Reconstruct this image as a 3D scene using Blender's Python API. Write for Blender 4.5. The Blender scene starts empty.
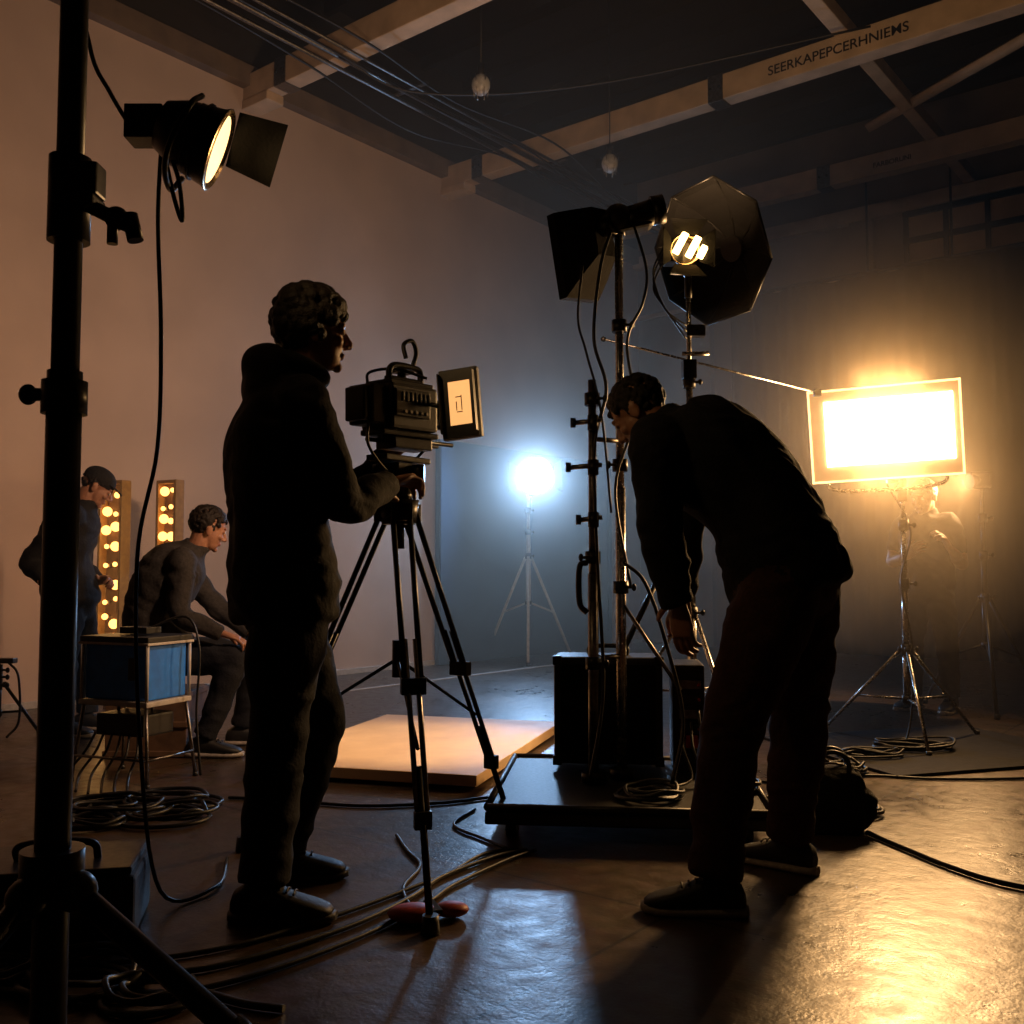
import bpy, bmesh, math, random
from mathutils import Vector, Matrix, noise
from mathutils.bvhtree import BVHTree
V=Vector
scene=bpy.context.scene
Z=V((0,0,1))

# ------------------------------------------------------------------ materials
def newmat(name):
    m=bpy.data.materials.new(name); m.use_nodes=True
    nt=m.node_tree; b=nt.nodes['Principled BSDF']
    return m,nt,b
def pmat(name,c1,c2=None,rough=.6,metal=0,scale=20,bump=.1,rvar=.1,spec=.5,detail=4,emit=None,estr=0,coat=0):
    m,nt,b=newmat(name)
    if c2 is None: c2=tuple(x*.7 for x in c1)
    tc=nt.nodes.new('ShaderNodeTexCoord'); n=nt.nodes.new('ShaderNodeTexNoise')
    n.inputs['Scale'].default_value=scale; n.inputs['Detail'].default_value=detail
    nt.links.new(tc.outputs['Object'],n.inputs['Vector'])
    r=nt.nodes.new('ShaderNodeValToRGB'); r.color_ramp.elements[0].position=.3; r.color_ramp.elements[1].position=.7
    r.color_ramp.elements[0].color=(*c2,1); r.color_ramp.elements[1].color=(*c1,1)
    nt.links.new(n.outputs['Fac'],r.inputs['Fac']); nt.links.new(r.outputs['Color'],b.inputs['Base Color'])
    mr=nt.nodes.new('ShaderNodeMapRange'); mr.inputs['To Min'].default_value=max(.03,rough-rvar); mr.inputs['To Max'].default_value=min(1,rough+rvar)
    nt.links.new(n.outputs['Fac'],mr.inputs['Value']); nt.links.new(mr.outputs['Result'],b.inputs['Roughness'])
    b.inputs['Metallic'].default_value=metal
    b.inputs['Specular IOR Level'].default_value=spec
    if coat: b.inputs['Coat Weight'].default_value=coat
    if bump>0:
        bp=nt.nodes.new('ShaderNodeBump'); bp.inputs['Strength'].default_value=bump; bp.inputs['Distance'].default_value=.01
        nt.links.new(n.outputs['Fac'],bp.inputs['Height']); nt.links.new(bp.outputs['Normal'],b.inputs['Normal'])
    if emit:
        b.inputs['Emission Color'].default_value=(*emit,1); b.inputs['Emission Strength'].default_value=estr
    return m
M={}
M['black_metal']=pmat('black_metal',(.018,.017,.016),(.010,.010,.010),.38,.3,60,.02)
M['black_plastic']=pmat('black_plastic',(.014,.014,.014),(.009,.009,.009),.5,0,80,.05)
M['black_fabric']=pmat('black_fabric',(.012,.011,.011),(.007,.007,.007),.9,0,120,.25,spec=.2)
M['rubber']=pmat('rubber',(.012,.012,.012),(.007,.007,.007),.45,0,70,.03)
M['chrome']=pmat('chrome_steel',(.62,.60,.56),(.42,.40,.38),.26,1,40,.01)
M['steel']=pmat('worn_steel',(.30,.28,.26),(.15,.14,.13),.35,1,50,.03)
M['jacket']=pmat('jacket_cloth',(.012,.011,.011),(.007,.0065,.0065),.85,0,70,.3,spec=.2)
M['jacket_nv']=pmat('navy_sweater',(.012,.012,.015),(.007,.007,.009),.92,0,90,.35,spec=.15)
M['jacket_gr']=pmat('grey_jacket',(.034,.031,.030),(.018,.016,.016),.85,0,60,.3,spec=.2)
M['jeans']=pmat('dark_jeans',(.014,.016,.022),(.008,.009,.013),.85,0,90,.3,spec=.2)
M['trousers']=pmat('brown_trousers',(.050,.018,.013),(.026,.011,.008),.85,0,70,.3,spec=.2)
M['skin']=pmat('skin',(.30,.145,.085),(.23,.105,.062),.5,0,40,.08)
M['hair']=pmat('dark_hair',(.010,.006,.004),(.005,.003,.002),.6,0,200,.5,spec=.25)
M['shoe']=pmat('shoe_upper',(.013,.012,.012),(.008,.008,.008),.6,0,80,.1)
M['sole']=pmat('shoe_sole',(.40,.36,.32),(.26,.23,.20),.6,0,60,.05)
M['sole_dk']=pmat('shoe_sole_dark',(.03,.028,.026),(.018,.017,.016),.6,0,60,.05)
M['eye']=pmat('eye_white',(.6,.58,.55),(.55,.5,.48),.2,0,10,0)
M['iris']=pmat('iris',(.03,.015,.008),(.02,.01,.005),.2,0,10,0)
M['lip']=pmat('lip',(.26,.10,.07),(.21,.08,.06),.45,0,40,.05)
M['ply']=pmat('plywood',(.85,.60,.34),(.72,.48,.26),.55,0,6,.05)
M['wood']=pmat('rough_wood',(.16,.09,.05),(.08,.045,.025),.7,0,14,.2)
M['beam']=pmat('painted_beam',(.62,.46,.31),(.42,.31,.20),.7,0,5,.2)
M['blue']=pmat('blue_case',(.015,.22,.85),(.01,.15,.66),.5,0,20,.05)
M['white_paint']=pmat('white_frame',(.55,.52,.48),(.4,.37,.34),.5,0,30,.05)
M['red']=pmat('red_plastic',(.40,.02,.01),(.25,.015,.008),.5,0,30,.05)
M['yellow']=pmat('brass_frame',(.34,.20,.05),(.22,.12,.03),.5,0,30,.05)
M['backdrop']=pmat('blue_grey_flat',(.055,.105,.19),(.04,.078,.145),.8,0,3,.05)
M['duve']=pmat('black_drape',(.010,.008,.006),(.006,.005,.004),.95,0,8,.2,spec=.1)
M['mat']=pmat('rubber_mat',(.010,.009,.008),(.006,.005,.005),.8,0,30,.2,spec=.25)
M['reflector']=pmat('silver_reflector',(.75,.6,.4),(.6,.45,.3),.25,1,30,.05)
M['panelback']=pmat('softbox_border',(.75,.55,.34),(.65,.46,.28),.6,0,20,.02,emit=(1,.50,.18),estr=.35)
M['glass']=pmat('bulb_glass',(.5,.5,.5),(.3,.3,.3),.1,0,30,.1)
def emis(name,c,s):
    m,nt,b=newmat(name)
    n=nt.nodes.new('ShaderNodeTexNoise'); n.inputs['Scale'].default_value=8
    mr=nt.nodes.new('ShaderNodeMapRange'); mr.inputs['To Min'].default_value=s*.92; mr.inputs['To Max'].default_value=s*1.08
    nt.links.new(n.outputs['Fac'],mr.inputs['Value']); nt.links.new(mr.outputs['Result'],b.inputs['Emission Strength'])
    b.inputs['Base Color'].default_value=(*c,1); b.inputs['Emission Color'].default_value=(*c,1)
    m.cycles.emission_sampling='NONE'
    return m
M['panelback'].cycles.emission_sampling='NONE'
M['e_soft']=emis('softbox_diffuser',(1,.74,.42),12)
M['e_strip']=emis('softbox_edge_strip',(1,.60,.26),2.2)
M['e_blue']=emis('daylight_lens',(.80,.91,1),15)
M['e_tung']=emis('tungsten_filament',(1,.58,.18),12)
M['e_dim']=emis('tungsten_glow_lens',(1,.60,.24),2.6)
M['e_bulb']=emis('warm_bulb',(1,.44,.10),4)
M['e_screen']=emis('monitor_screen',(1,.50,.17),.95)

# ------------------------------------------------------------------ geometry helper
def catmull(pts,k=8):
    pts=[V(p) for p in pts]
    if len(pts)<3: return pts
    out=[]
    P=[pts[0]*2-pts[1]]+pts+[pts[-1]*2-pts[-2]]
    for i in range(1,len(P)-2):
        p0,p1,p2,p3=P[i-1:i+3]
        for j in range(k):
            t=j/k
            out.append(.5*((2*p1)+(p2-p0)*t+(2*p0-5*p1+4*p2-p3)*t*t+(3*p1-p0-3*p2+p3)*t**3))
    out.append(pts[-1]); return out
def frame(d):
    d=d.normalized(); a=V((0,0,1)) if abs(d.z)<.9 else V((1,0,0))
    x=d.cross(a).normalized(); y=x.cross(d).normalized()
    return x,y
def cyl_vf(p1,p2,r1,r2,n=16):
    p1=V(p1);p2=V(p2); x,y=frame(p2-p1); vs=[];fs=[]
    for p,r in((p1,r1),(p2,r2)):
        for i in range(n):
            a=2*math.pi*i/n; vs.append(p+x*math.cos(a)*r+y*math.sin(a)*r)
    for i in range(n): fs.append((i,(i+1)%n,n+(i+1)%n,n+i))
    fs.append(tuple(reversed(range(n)))); fs.append(tuple(range(n,2*n)))
    return vs,fs
def sph_vf(c,r,R=None,nu=16,nv=10):
    if not hasattr(r,'__len__'): r=(r,r,r)
    c=V(c); vs=[];fs=[]
    def T(v): 
        v=V((v[0]*r[0],v[1]*r[1],v[2]*r[2]))
        return c+(R@v if R else v)
    vs.append(T((0,0,1)))
    for j in range(1,nv):
        th=math.pi*j/nv
        for i in range(nu):
            ph=2*math.pi*i/nu; vs.append(T((math.sin(th)*math.cos(ph),math.sin(th)*math.sin(ph),math.cos(th))))
    vs.append(T((0,0,-1)))
    for i in range(nu): fs.append((0,1+i,1+(i+1)%nu))
    for j in range(nv-2):
        a=1+j*nu
        for i in range(nu): fs.append((a+i,a+nu+i,a+nu+(i+1)%nu,a+(i+1)%nu))
    a=1+(nv-2)*nu; e=len(vs)-1
    for i in range(nu): fs.append((a+i,e,a+(i+1)%nu))
    return vs,fs
def ring_vf(rings,cap=True):
    n=len(rings[0]); vs=[p for r in rings for p in r]; fs=[]
    for k in range(len(rings)-1):
        for i in range(n): fs.append((k*n+i,k*n+(i+1)%n,(k+1)*n+(i+1)%n,(k+1)*n+i))
    if cap: fs.append(tuple(reversed(range(n)))); fs.append(tuple(range((len(rings)-1)*n,len(rings)*n)))
    return vs,fs
def tube_vf(pts,rad,n=10,k=6,spline=True):
    if not hasattr(rad,'__len__'): rad=[rad]*len(pts)
    if spline and len(pts)>2:
        P=catmull(pts,k); R=[]
        for i in range(len(pts)-1):
            for j in range(k):
                t=j/k; R.append(rad[i]*(1-t)+rad[i+1]*t)
        R.append(rad[-1])
    else: P=[V(p) for p in pts]; R=list(rad)
    rings=[]; x=None
    for i,p in enumerate(P):
        d=(P[min(i+1,len(P)-1)]-P[max(i-1,0)])
        if d.length<1e-9: d=V((0,0,1))
        d.normalize()
        if x is None: x,_=frame(d)
        x=(x-d*x.dot(d)); 
        if x.length<1e-6: x,_=frame(d)
        x.normalize(); y=d.cross(x)
        rings.append([p+(x*math.cos(2*math.pi*j/n)+y*math.sin(2*math.pi*j/n))*R[i] for j in range(n)])
    return ring_vf(rings)
def box_vf(c,s,R=None,bev=.004):
    bm=bmesh.new(); bmesh.ops.create_cube(bm,size=1)
    for v in bm.verts: v.co=V((v.co.x*s[0],v.co.y*s[1],v.co.z*s[2]))
    if bev>0: bmesh.ops.bevel(bm,geom=bm.edges[:],offset=min(bev,min(s)*.3),segments=2,affect='EDGES',profile=.6)
    bm.verts.index_update(); c=V(c)
    vs=[c+(R@v.co if R else v.co.copy()) for v in bm.verts]; fs=[tuple(v.index for v in f.verts) for f in bm.faces]
    bm.free(); return vs,fs
class G:
    def __init__(s): s.v=[];s.f=[];s.m=[];s.s=[];s.mats=[]
    def mi(s,m):
        if isinstance(m,str): m=M[m]
        if m not in s.mats: s.mats.append(m)
        return s.mats.index(m)
    def add(s,vf,m,smooth=True):
        o=len(s.v); i=s.mi(m); s.v+= [V(x) for x in vf[0]]
        for f in vf[1]: s.f.append(tuple(a+o for a in f)); s.m.append(i); s.s.append(smooth)
    def box(s,c,sz,m,R=None,bev=.004): s.add(box_vf(c,sz,R,bev),m,False)
    def cyl(s,p1,p2,r1,m,r2=None,n=16): s.add(cyl_vf(p1,p2,r1,r1 if r2 is None else r2,n),m)
    def sph(s,c,r,m,R=None,nu=16,nv=10): s.add(sph_vf(c,r,R,nu,nv),m)
    def tube(s,pts,r,m,n=8,k=8): s.add(tube_vf(pts,r,n,k),m)
    def build(s,name,origin=(0,0,0),rotz=0,loc=None):
        o=V(origin); me=bpy.data.meshes.new(name)
        me.from_pydata([p-o for p in s.v],[],s.f)
        for m in s.mats: me.materials.append(m)
        for i,p in enumerate(me.polygons):
            p.material_index=s.m[i]; p.use_smooth=s.s[i] and len(p.vertices)<=4
        me.update(); ob=bpy.data.objects.new(name,me); ob.location=o if loc is None else loc
        ob.rotation_euler=(0,0,rotz); scene.collection.objects.link(ob); return ob
def rotz(a): return Matrix.Rotation(math.radians(a),3,'Z')
def basis(fwd,up=Z):
    """matrix whose local y -> fwd, z ~ up, x -> right"""
    y=V(fwd).normalized(); x=y.cross(V(up)).normalized(); z=x.cross(y).normalized()
    return Matrix((x,y,z)).transposed()

# ------------------------------------------------------------------ room
C=V((1.73,13.53,0)); RA=math.atan2(-.6207,.784); RM=Matrix.Rotation(RA,3,'Z')
def roombox(g,t0,t1,s0,s1,z0,z1,m,bev=.004):
    g.box(((t0+t1)/2,-(s0+s1)/2,(z0+z1)/2),(t1-t0,s1-s0,z1-z0),m,None,bev)
def roomobj(g,name): return g.build(name,rotz=RA,loc=C)
TW,SW,HC=12.5,15.0,6.3
m,nt,b=newmat('concrete_floor'); L=nt.links.new; N=nt.nodes.new
tc=N('ShaderNodeTexCoord'); n1=N('ShaderNodeTexNoise'); n1.inputs['Scale'].default_value=.9; n1.inputs['Detail'].default_value=8; n1.inputs['Roughness'].default_value=.62
n2=N('ShaderNodeTexNoise'); n2.inputs['Scale'].default_value=14; n2.inputs['Detail'].default_value=8
n3=N('ShaderNodeTexNoise'); n3.inputs['Scale'].default_value=90; n3.inputs['Detail'].default_value=3
for n in(n1,n2,n3): L(tc.outputs['Object'],n.inputs['Vector'])
cr=N('ShaderNodeValToRGB'); cr.color_ramp.elements[0].position=.35; cr.color_ramp.elements[0].color=(.045,.029,.019,1)
cr.color_ramp.elements[1].position=.68; cr.color_ramp.elements[1].color=(.135,.089,.057,1); L(n1.outputs['Fac'],cr.inputs['Fac'])
mx=N('ShaderNodeMix'); mx.data_type='RGBA'; mx.blend_type='MULTIPLY'; mx.inputs[0].default_value=.55
L(cr.outputs['Color'],mx.inputs[6]); L(n2.outputs['Color'],mx.inputs[7])
sx=N('ShaderNodeSeparateXYZ'); L(tc.outputs['Object'],sx.inputs[0])
def groove(out,off,per):
    a=N('ShaderNodeMath'); a.operation='ADD'; a.inputs[1].default_value=off+300; L(out,a.inputs[0])
    c=N('ShaderNodeMath'); c.operation='PINGPONG'; c.inputs[1].default_value=per/2; L(a.outputs[0],c.inputs[0])
    d=N('ShaderNodeMath'); d.operation='LESS_THAN'; d.inputs[1].default_value=.006; L(c.outputs[0],d.inputs[0]); return d
g1=groove(sx.outputs['Y'],9.14,3.0); g2=groove(sx.outputs['X'],-8.6,3.0)
gm=N('ShaderNodeMath'); gm.operation='MAXIMUM'; L(g1.outputs[0],gm.inputs[0]); L(g2.outputs[0],gm.inputs[1])
mg=N('ShaderNodeMix'); mg.data_type='RGBA'; L(gm.outputs[0],mg.inputs[0]); L(mx.outputs[2],mg.inputs[6]); mg.inputs[7].default_value=(.012,.009,.007,1)
L(mg.outputs[2],b.inputs['Base Color'])
rr=N('ShaderNodeMapRange'); rr.inputs['From Min'].default_value=.3; rr.inputs['From Max'].default_value=.7; rr.inputs['To Min'].default_value=.20; rr.inputs['To Max'].default_value=.52
ad=N('ShaderNodeMath'); ad.operation='ADD'; L(n1.outputs['Fac'],ad.inputs[0]); L(n2.outputs['Fac'],ad.inputs[1]); hf=N('ShaderNodeMath'); hf.operation='MULTIPLY'; hf.inputs[1].default_value=.5; L(ad.outputs[0],hf.inputs[0])
L(hf.outputs[0],rr.inputs['Value']); L(rr.outputs['Result'],b.inputs['Roughness'])
bp=N('ShaderNodeBump'); bp.inputs['Strength'].default_value=.3; bp.inputs['Distance'].default_value=.01
s1=N('ShaderNodeMath'); s1.operation='MULTIPLY_ADD'; s1.inputs[1].default_value=-1.0; L(gm.outputs[0],s1.inputs[0]); L(n2.outputs['Fac'],s1.inputs[2])
s2=N('ShaderNodeMath'); s2.operation='MULTIPLY_ADD'; s2.inputs[1].default_value=.25; L(n3.outputs['Fac'],s2.inputs[0]); L(s1.outputs[0],s2.inputs[2])
L(s2.outputs[0],bp.inputs['Height']); L(bp.outputs['Normal'],b.inputs['Normal'])
M['floor']=m
g=G(); roombox(g,-.3,TW,-.3,SW,-.2,0,m,0); roomobj(g,'floor')
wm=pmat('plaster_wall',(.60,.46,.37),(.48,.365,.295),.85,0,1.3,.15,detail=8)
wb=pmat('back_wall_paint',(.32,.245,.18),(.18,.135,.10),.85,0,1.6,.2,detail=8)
g=G(); roombox(g,-.3,0,0,SW,0,5.25,wm,0); roomobj(g,'wall_left')
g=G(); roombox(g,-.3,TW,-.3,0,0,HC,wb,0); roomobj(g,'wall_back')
dk=pmat('dark_wall',(.03,.025,.022),(.02,.016,.014),.9,0,2,.1)
g=G(); roombox(g,TW,TW+.3,-.3,SW,0,HC,dk,0); roomobj(g,'wall_right')
g=G(); roombox(g,-.3,TW+.3,SW,SW+.3,0,HC,dk,0); roomobj(g,'wall_front')
g=G(); roombox(g,-.3,0,0,SW,5.25,HC,dk,0); roomobj(g,'wall_upper')
cm=pmat('ceiling_dark',(.020,.016,.013),(.011,.009,.008),.9,0,3,.2,spec=.1)
g=G(); roombox(g,-.3,TW+.3,-.3,SW+.3,HC,HC+.2,cm,0)
for i in range(22):
    roombox(g,0,TW,.3+i*.66,.36+i*.66,HC-.12,HC,cm,0)
roomobj(g,'ceiling')
tb=pmat('dark_trim',(.20,.145,.10),(.12,.085,.06),.8,0,5,.2)
g=G(); roombox(g,0,.10,0,SW,5.12,5.30,tb); roomobj(g,'trim_1')
g=G(); roombox(g,0,.03,.0,SW,0,.05,'white_paint'); roomobj(g,'baseboard_left')
for i,s in enumerate((1.45,3.92,6.45,9.0)):
    g=G(); roombox(g,0,TW,s-.08,s+.08,5.01,5.23,'beam',.01)
    for t in (.5,3.2,6.0):
        roombox(g,t-.07,t+.07,s-.088,s+.088,5.0,5.24,'steel')
        for q in(-.04,.04): g.cyl((t+q,-s-.10,5.12),(t+q,-s-.08,5.12),.012,'black_metal',n=8)
    roombox(g,.0,.34,s-.09,s+.09,4.93,5.01,'beam',.01)
    par=roomobj(g,'ceiling_beam')
    if i in(0,1):
        cu=bpy.data.curves.new('beam_lettering','FONT'); cu.body='SEERKAPEPCERHNIEMS' if i==1 else 'FARBORUNI'; cu.size=.112 if i==1 else .07; cu.extrude=.001; cu.offset=.0012
        cu.materials.append(M['black_fabric']); to=bpy.data.objects.new('beam_lettering',cu); scene.collection.objects.link(to)
        to.parent=par; to.location=(3.68 if i==1 else 3.72,-s-.082,5.08); to.rotation_euler=(math.radians(90),0,0)
g=G()
for t in (4.3,7.4): roombox(g,t-.06,t+.06,.1,9.0,5.23,5.36,'beam',.01)
roomobj(g,'ceiling_purlin')
g=G(); g.cyl((3.87,-2.07,5.28),(7.0,-3.80,5.28),.06,'beam',n=4); roomobj(g,'ceiling_brace')
g=G()
for t,z,r in((1.15,5.02,.018),(1.27,5.04,.025),(1.42,5.02,.014)):
    g.cyl((t,-.1,z-.06),(t,-13,z-.06),r,'steel',n=8)
for k in range(6): g.box((1.28,-(1.8+k*2),5.0),(.42,.04,.02),'steel')
roomobj(g,'ceiling_conduit')
g=G(); random.seed(3)
for k in range(3):
    pts=[(1.2+random.uniform(-.1,.1)+.25*k, -(2+j*1.2), 4.9-.16*random.random()) for j in range(8)]
    g.tube(pts,.009,'rubber',6)
g.tube([(1.3,-6.6,4.95),(1.6,-6.0,4.8),(2.6,-5,4.95),(4.6,-4.2,5.1)],.009,'rubber',6)
roomobj(g,'overhead_cable')
for (x,y,z) in ((-.245,7.66,4.78),(.87,8.7,4.58)):
    g=G(); g.cyl((x,y,z+.16),(x,y,HC-.12),.006,'rubber',n=6); g.cyl((x,y,z+.06),(x,y,z+.16),.03,'black_metal')
    g.sph((x,y,z),(.075,.075,.085),'glass'); 
    for k in range(6):
        a=k*math.pi/3; g.cyl((x+.08*math.cos(a),y+.08*math.sin(a),z+.06),(x+.05*math.cos(a),y+.05*math.sin(a),z-.1),.004,'steel',n=5)
    g.build('hanging_bulb',(x,y,z))
g=G(); w0,w1=3.6,6.2
roombox(g,w0,w1,-.0,.05,4.45,5.0,pmat('dusty_glass',(.75,.53,.33),(.48,.34,.21),.4,0,3,.1),0)
for t in [w0+i*(w1-w0)/6 for i in range(7)]: roombox(g,t-.025,t+.025,.02,.09,4.4,5.05,'black_metal')
for z in(4.4,4.72,5.03): roombox(g,w0-.03,w1+.03,.02,.10,z-.03,z+.03,'black_metal')
roomobj(g,'window_1')
g=G(); roombox(g,0,TW,0,.14,5.06,5.22,'beam',.01); roomobj(g,'trim_2')
g=G(); roombox(g,0,TW,0,.08,4.36,4.42,'beam',.01); roomobj(g,'trim_3')
for t in (1.0,3.1): 
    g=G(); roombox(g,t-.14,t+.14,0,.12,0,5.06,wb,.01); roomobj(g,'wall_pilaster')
g=G()
for t in (3.3,4.2,5.0,5.8): g.cyl((t,-.5,4.33),(t,-.5,5.4),.014,'black_metal',n=8)
g.cyl((1.5,-.45,4.33),(9.5,-.45,4.33),.025,'black_metal')
nn=260; vs=[];fs=[]
for i in range(nn+1):
    t=1.6+7.6*i/nn; y=-.42-.05*math.sin(i*.55)-.03*math.sin(i*.23+1)
    for z in(4.32,2.2,.02): vs.append(V((t+.01*math.sin(i*1.3+z),y-.015*math.sin(i*.31)*(4.3-z)/4,z)))
for i in range(nn):
    for k in range(2): a=i*3+k; fs.append((a,a+1,a+4,a+3))
g.add((vs,fs),'duve'); roomobj(g,'black_backdrop_curtain')
g=G(); roombox(g,.03,.09,.85,4.1,0.0,2.32,'backdrop',.003)
for s in(.9,2.5,4.05): roombox(g,.09,.10,s-.04,s+.04,.2,2.3,'backdrop',.002)
roomobj(g,'painted_flat')
g=G(); roombox(g,.95,1.0,.9,6.4,.0,.004,'white_paint',0); roomobj(g,'floor_marking_tape')

# ------------------------------------------------------------------ remesh person kit
def remesh(groups,voxel,smooth=2,disp=0):
    vs=[];fs=[];bym={}
    for mk,(v,f) in groups:
        o=len(vs); vs+=list(v); fs+=[tuple(a+o for a in q) for q in f]
        e=bym.setdefault(mk,[[],[]]); o2=len(e[0]); e[0]+=list(v); e[1]+=[tuple(a+o2 for a in q) for q in f]
    me=bpy.data.meshes.new('tmp'); me.from_pydata(vs,[],fs); ob=bpy.data.objects.new('tmp',me); scene.collection.objects.link(ob)
    r=ob.modifiers.new('r','REMESH'); r.mode='VOXEL'; r.voxel_size=voxel; r.adaptivity=0
    if smooth: s=ob.modifiers.new('s','SMOOTH'); s.iterations=smooth; s.factor=.5
    dg=bpy.context.evaluated_depsgraph_get(); dg.update(); ev=ob.evaluated_get(dg); em=ev.to_mesh()
    V2=[v.co.copy() for v in em.vertices]; NN=[v.normal.copy() for v in em.vertices]; F2=[tuple(p.vertices) for p in em.polygons]
    ev.to_mesh_clear(); bpy.data.objects.remove(ob)
    trees=[(k,BVHTree.FromPolygons(e[0],e[1])) for k,e in bym.items()]
    def near(p):
        best=None;bd=9
        for k,t in trees:
            q=t.find_nearest(p)
            if q[0] is not None and q[3]<bd: bd=q[3];best=k
        return best
    if disp:
        for i,p in enumerate(V2):
            a=noise.noise(V((p.x*9,p.y*9,p.z*16+3*noise.noise(p*5))))
            c=abs(noise.noise(V((p.x*6+5,p.y*6,p.z*11+p.x*6))))
            V2[i]=p+NN[i]*disp*(a*.8+(.35-c)*1.3)
    fm=[near(sum((V2[a] for a in f),V((0,0,0)))/len(f)) for f in F2]
    return V2,F2,fm
def addre(g,res):
    v,f,fm=res; o=len(g.v); g.v+=v
    for q,k in zip(f,fm): g.f.append(tuple(a+o for a in q)); g.m.append(g.mi(k)); g.s.append(True)
def ell_loft(cs,ws,ds,side,k=5,n=28,pw=2.5):
    P=catmull(cs,k); 
    def ip(a):
        q=catmull([(x,0,0) for x in a],k); return [x.x for x in q]
    W=ip(ws);D=ip(ds); rings=[]
    for i,p in enumerate(P):
        d=(P[min(i+1,len(P)-1)]-P[max(i-1,0)]).normalized()
        x=(side-d*side.dot(d)).normalized(); y=d.cross(x)
        r=[]
        for j in range(n):
            a=2*math.pi*j/n; c=math.cos(a);s=math.sin(a)
            r.append(p+x*W[i]*math.copysign(abs(c)**(2/pw),c)+y*D[i]*math.copysign(abs(s)**(2/pw),s))
        rings.append(r)
    return ring_vf(rings)
def hand_groups(w,d,n,hand,curl=35,mk='skin'):
    w=V(w);d=V(d).normalized();n=V(n);n=(n-d*n.dot(d)).normalized()
    t=d.cross(n) if hand=='R' else n.cross(d)
    out=[]
    out.append((mk,ell_loft([w-d*.05,w,w+d*.03,w+d*.065,w+d*.097],[.026,.027,.036,.042,.038],[.022,.02,.017,.015,.011],t,4,16,2.4)))
    for k,(off,l) in enumerate(((.030,.95),(.010,1.05),(-.010,.97),(-.029,.78))):
        p=w+d*(.088-.004*abs(k-1))+t*off; pts=[p-d*.01]; ang=math.radians(curl*.55+k*3)
        for sl in(.044,.028,.022):
            dd=d*math.cos(ang)+n*math.sin(ang)+t*off*.8; dd.normalize()
            p=p+dd*sl*l; pts.append(p); ang+=math.radians(curl)
        out.append((mk,tube_vf(pts,[.0098,.0092,.0084,.0068],10,4)))
        out.append((mk,sph_vf(pts[-1],.0068,None,8,6)))
    p=w+d*.02+t*.022; pts=[p]; dd=(d*.62+t*.75+n*.35).normalized()
    for sl,b in((.042,.0),(.032,.5),(.025,.6)):
        dd=(dd+(d*.5+n*.5-t*.35)*b).normalized(); p=p+dd*sl; pts.append(p)
    out.append((mk,tube_vf(pts,[.015,.0125,.011,.008],10,4))); out.append((mk,sph_vf(pts[-1],.008,None,8,6)))
    return out
def head_groups(c,fw,up,neck,hair='short',seed=1,sc=1.0):
    B=basis(fw,up); c=V(c); T=lambda x,y,z: c+B@V((x,y,z))*sc
    E=lambda p,r,mk='skin': (mk,sph_vf(T(*p),tuple(q*sc for q in r),B,20,14))
    o=[E((0,-.012,.035),(.074,.093,.083)),E((0,.026,-.02),(.060,.066,.088)),E((0,.04,-.07),(.047,.045,.038)),
       E((0,.077,-.093),(.020,.015,.016)),E((0,.082,.030),(.046,.014,.011)),
       E((.036,.068,-.022),(.02,.018,.018)),E((-.036,.068,-.022),(.02,.018,.018)),
       ('skin',tube_vf([T(0,.086,.022),T(0,.100,.0),T(0,.113,-.024)],[.008*sc,.009*sc,.012*sc],10,4)),E((0,.110,-.027),(.0125,.012,.010)),
       E((.011,.100,-.031),(.007,.010,.007)),E((-.011,.100,-.031),(.007,.010,.007)),
       E((0,.089,-.055),(.022,.010,.005),'lip'),E((0,.087,-.064),(.019,.010,.006),'lip')]
    for s in(-1,1):
        o.append(E((s*.077,-.008,-.008),(.009,.019,.031))); o.append(E((s*.082,-.014,.004),(.006,.014,.018)))
        o.append(E((s*.031,.078,.010),(.017,.012,.010)))
    nb=V(neck)
    o.append(('skin',tube_vf([T(0,-.02,-.02),T(0,-.018,-.085),nb+(T(0,-.01,-.12)-nb)*.4,nb-Z*.03],[.056,.055,.058,.066],18,5)))
    rnd=random.Random(seed)
    if hair=='none': return o,T
    cnt={'curly':420,'short':420,'cap':200}[hair]
    rr={'curly':(.012,.022),'short':(.009,.013),'cap':(.008,.011)}[hair]
    off={'curly':1.09,'short':1.035,'cap':1.0}[hair]
    k=0
    while k<cnt:
        v=V((rnd.gauss(0,1),rnd.gauss(0,1),rnd.gauss(0,1))).normalized()
        x,y,z=v.x*.076*off,-.012+v.y*.095*off,.035+v.z*.085*off
        lim=.062 if y>.05 else (.030 if y>.012 else(-.012 if y>-.03 else -.050))
        if z<lim: continue
        if hair=='curly' and z>.07: x*=1.03; z+=.012
        r=rnd.uniform(*rr); o.append(('hair',sph_vf(T(x,y,z),r*sc,None,8,6))); k+=1
    if hair=='cap':
        o.append(('jacket',sph_vf(T(0,-.012,.058),(.084*sc,.104*sc,.075*sc),B,24,14)))
        rg=[]
        for y,w,z in((.06,.07,.055),(.10,.066,.052),(.14,.045,.043),(.155,.02,.038)):
            rg.append([T(w*math.cos(a),y+.0*a,z+.006*math.sin(a)) for a in [2*math.pi*q/14 for q in range(14)]])
        o.append(('jacket',ring_vf(rg)))
    return o,T
def eyes(g,T,sc=1):
    for s in(-1,1):
        g.sph(T(s*.031,.0815,.009),.0105*sc,'eye',None,12,8); g.sph(T(s*.031,.0885,.009),.0048*sc,'iris',None,8,6)
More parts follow.
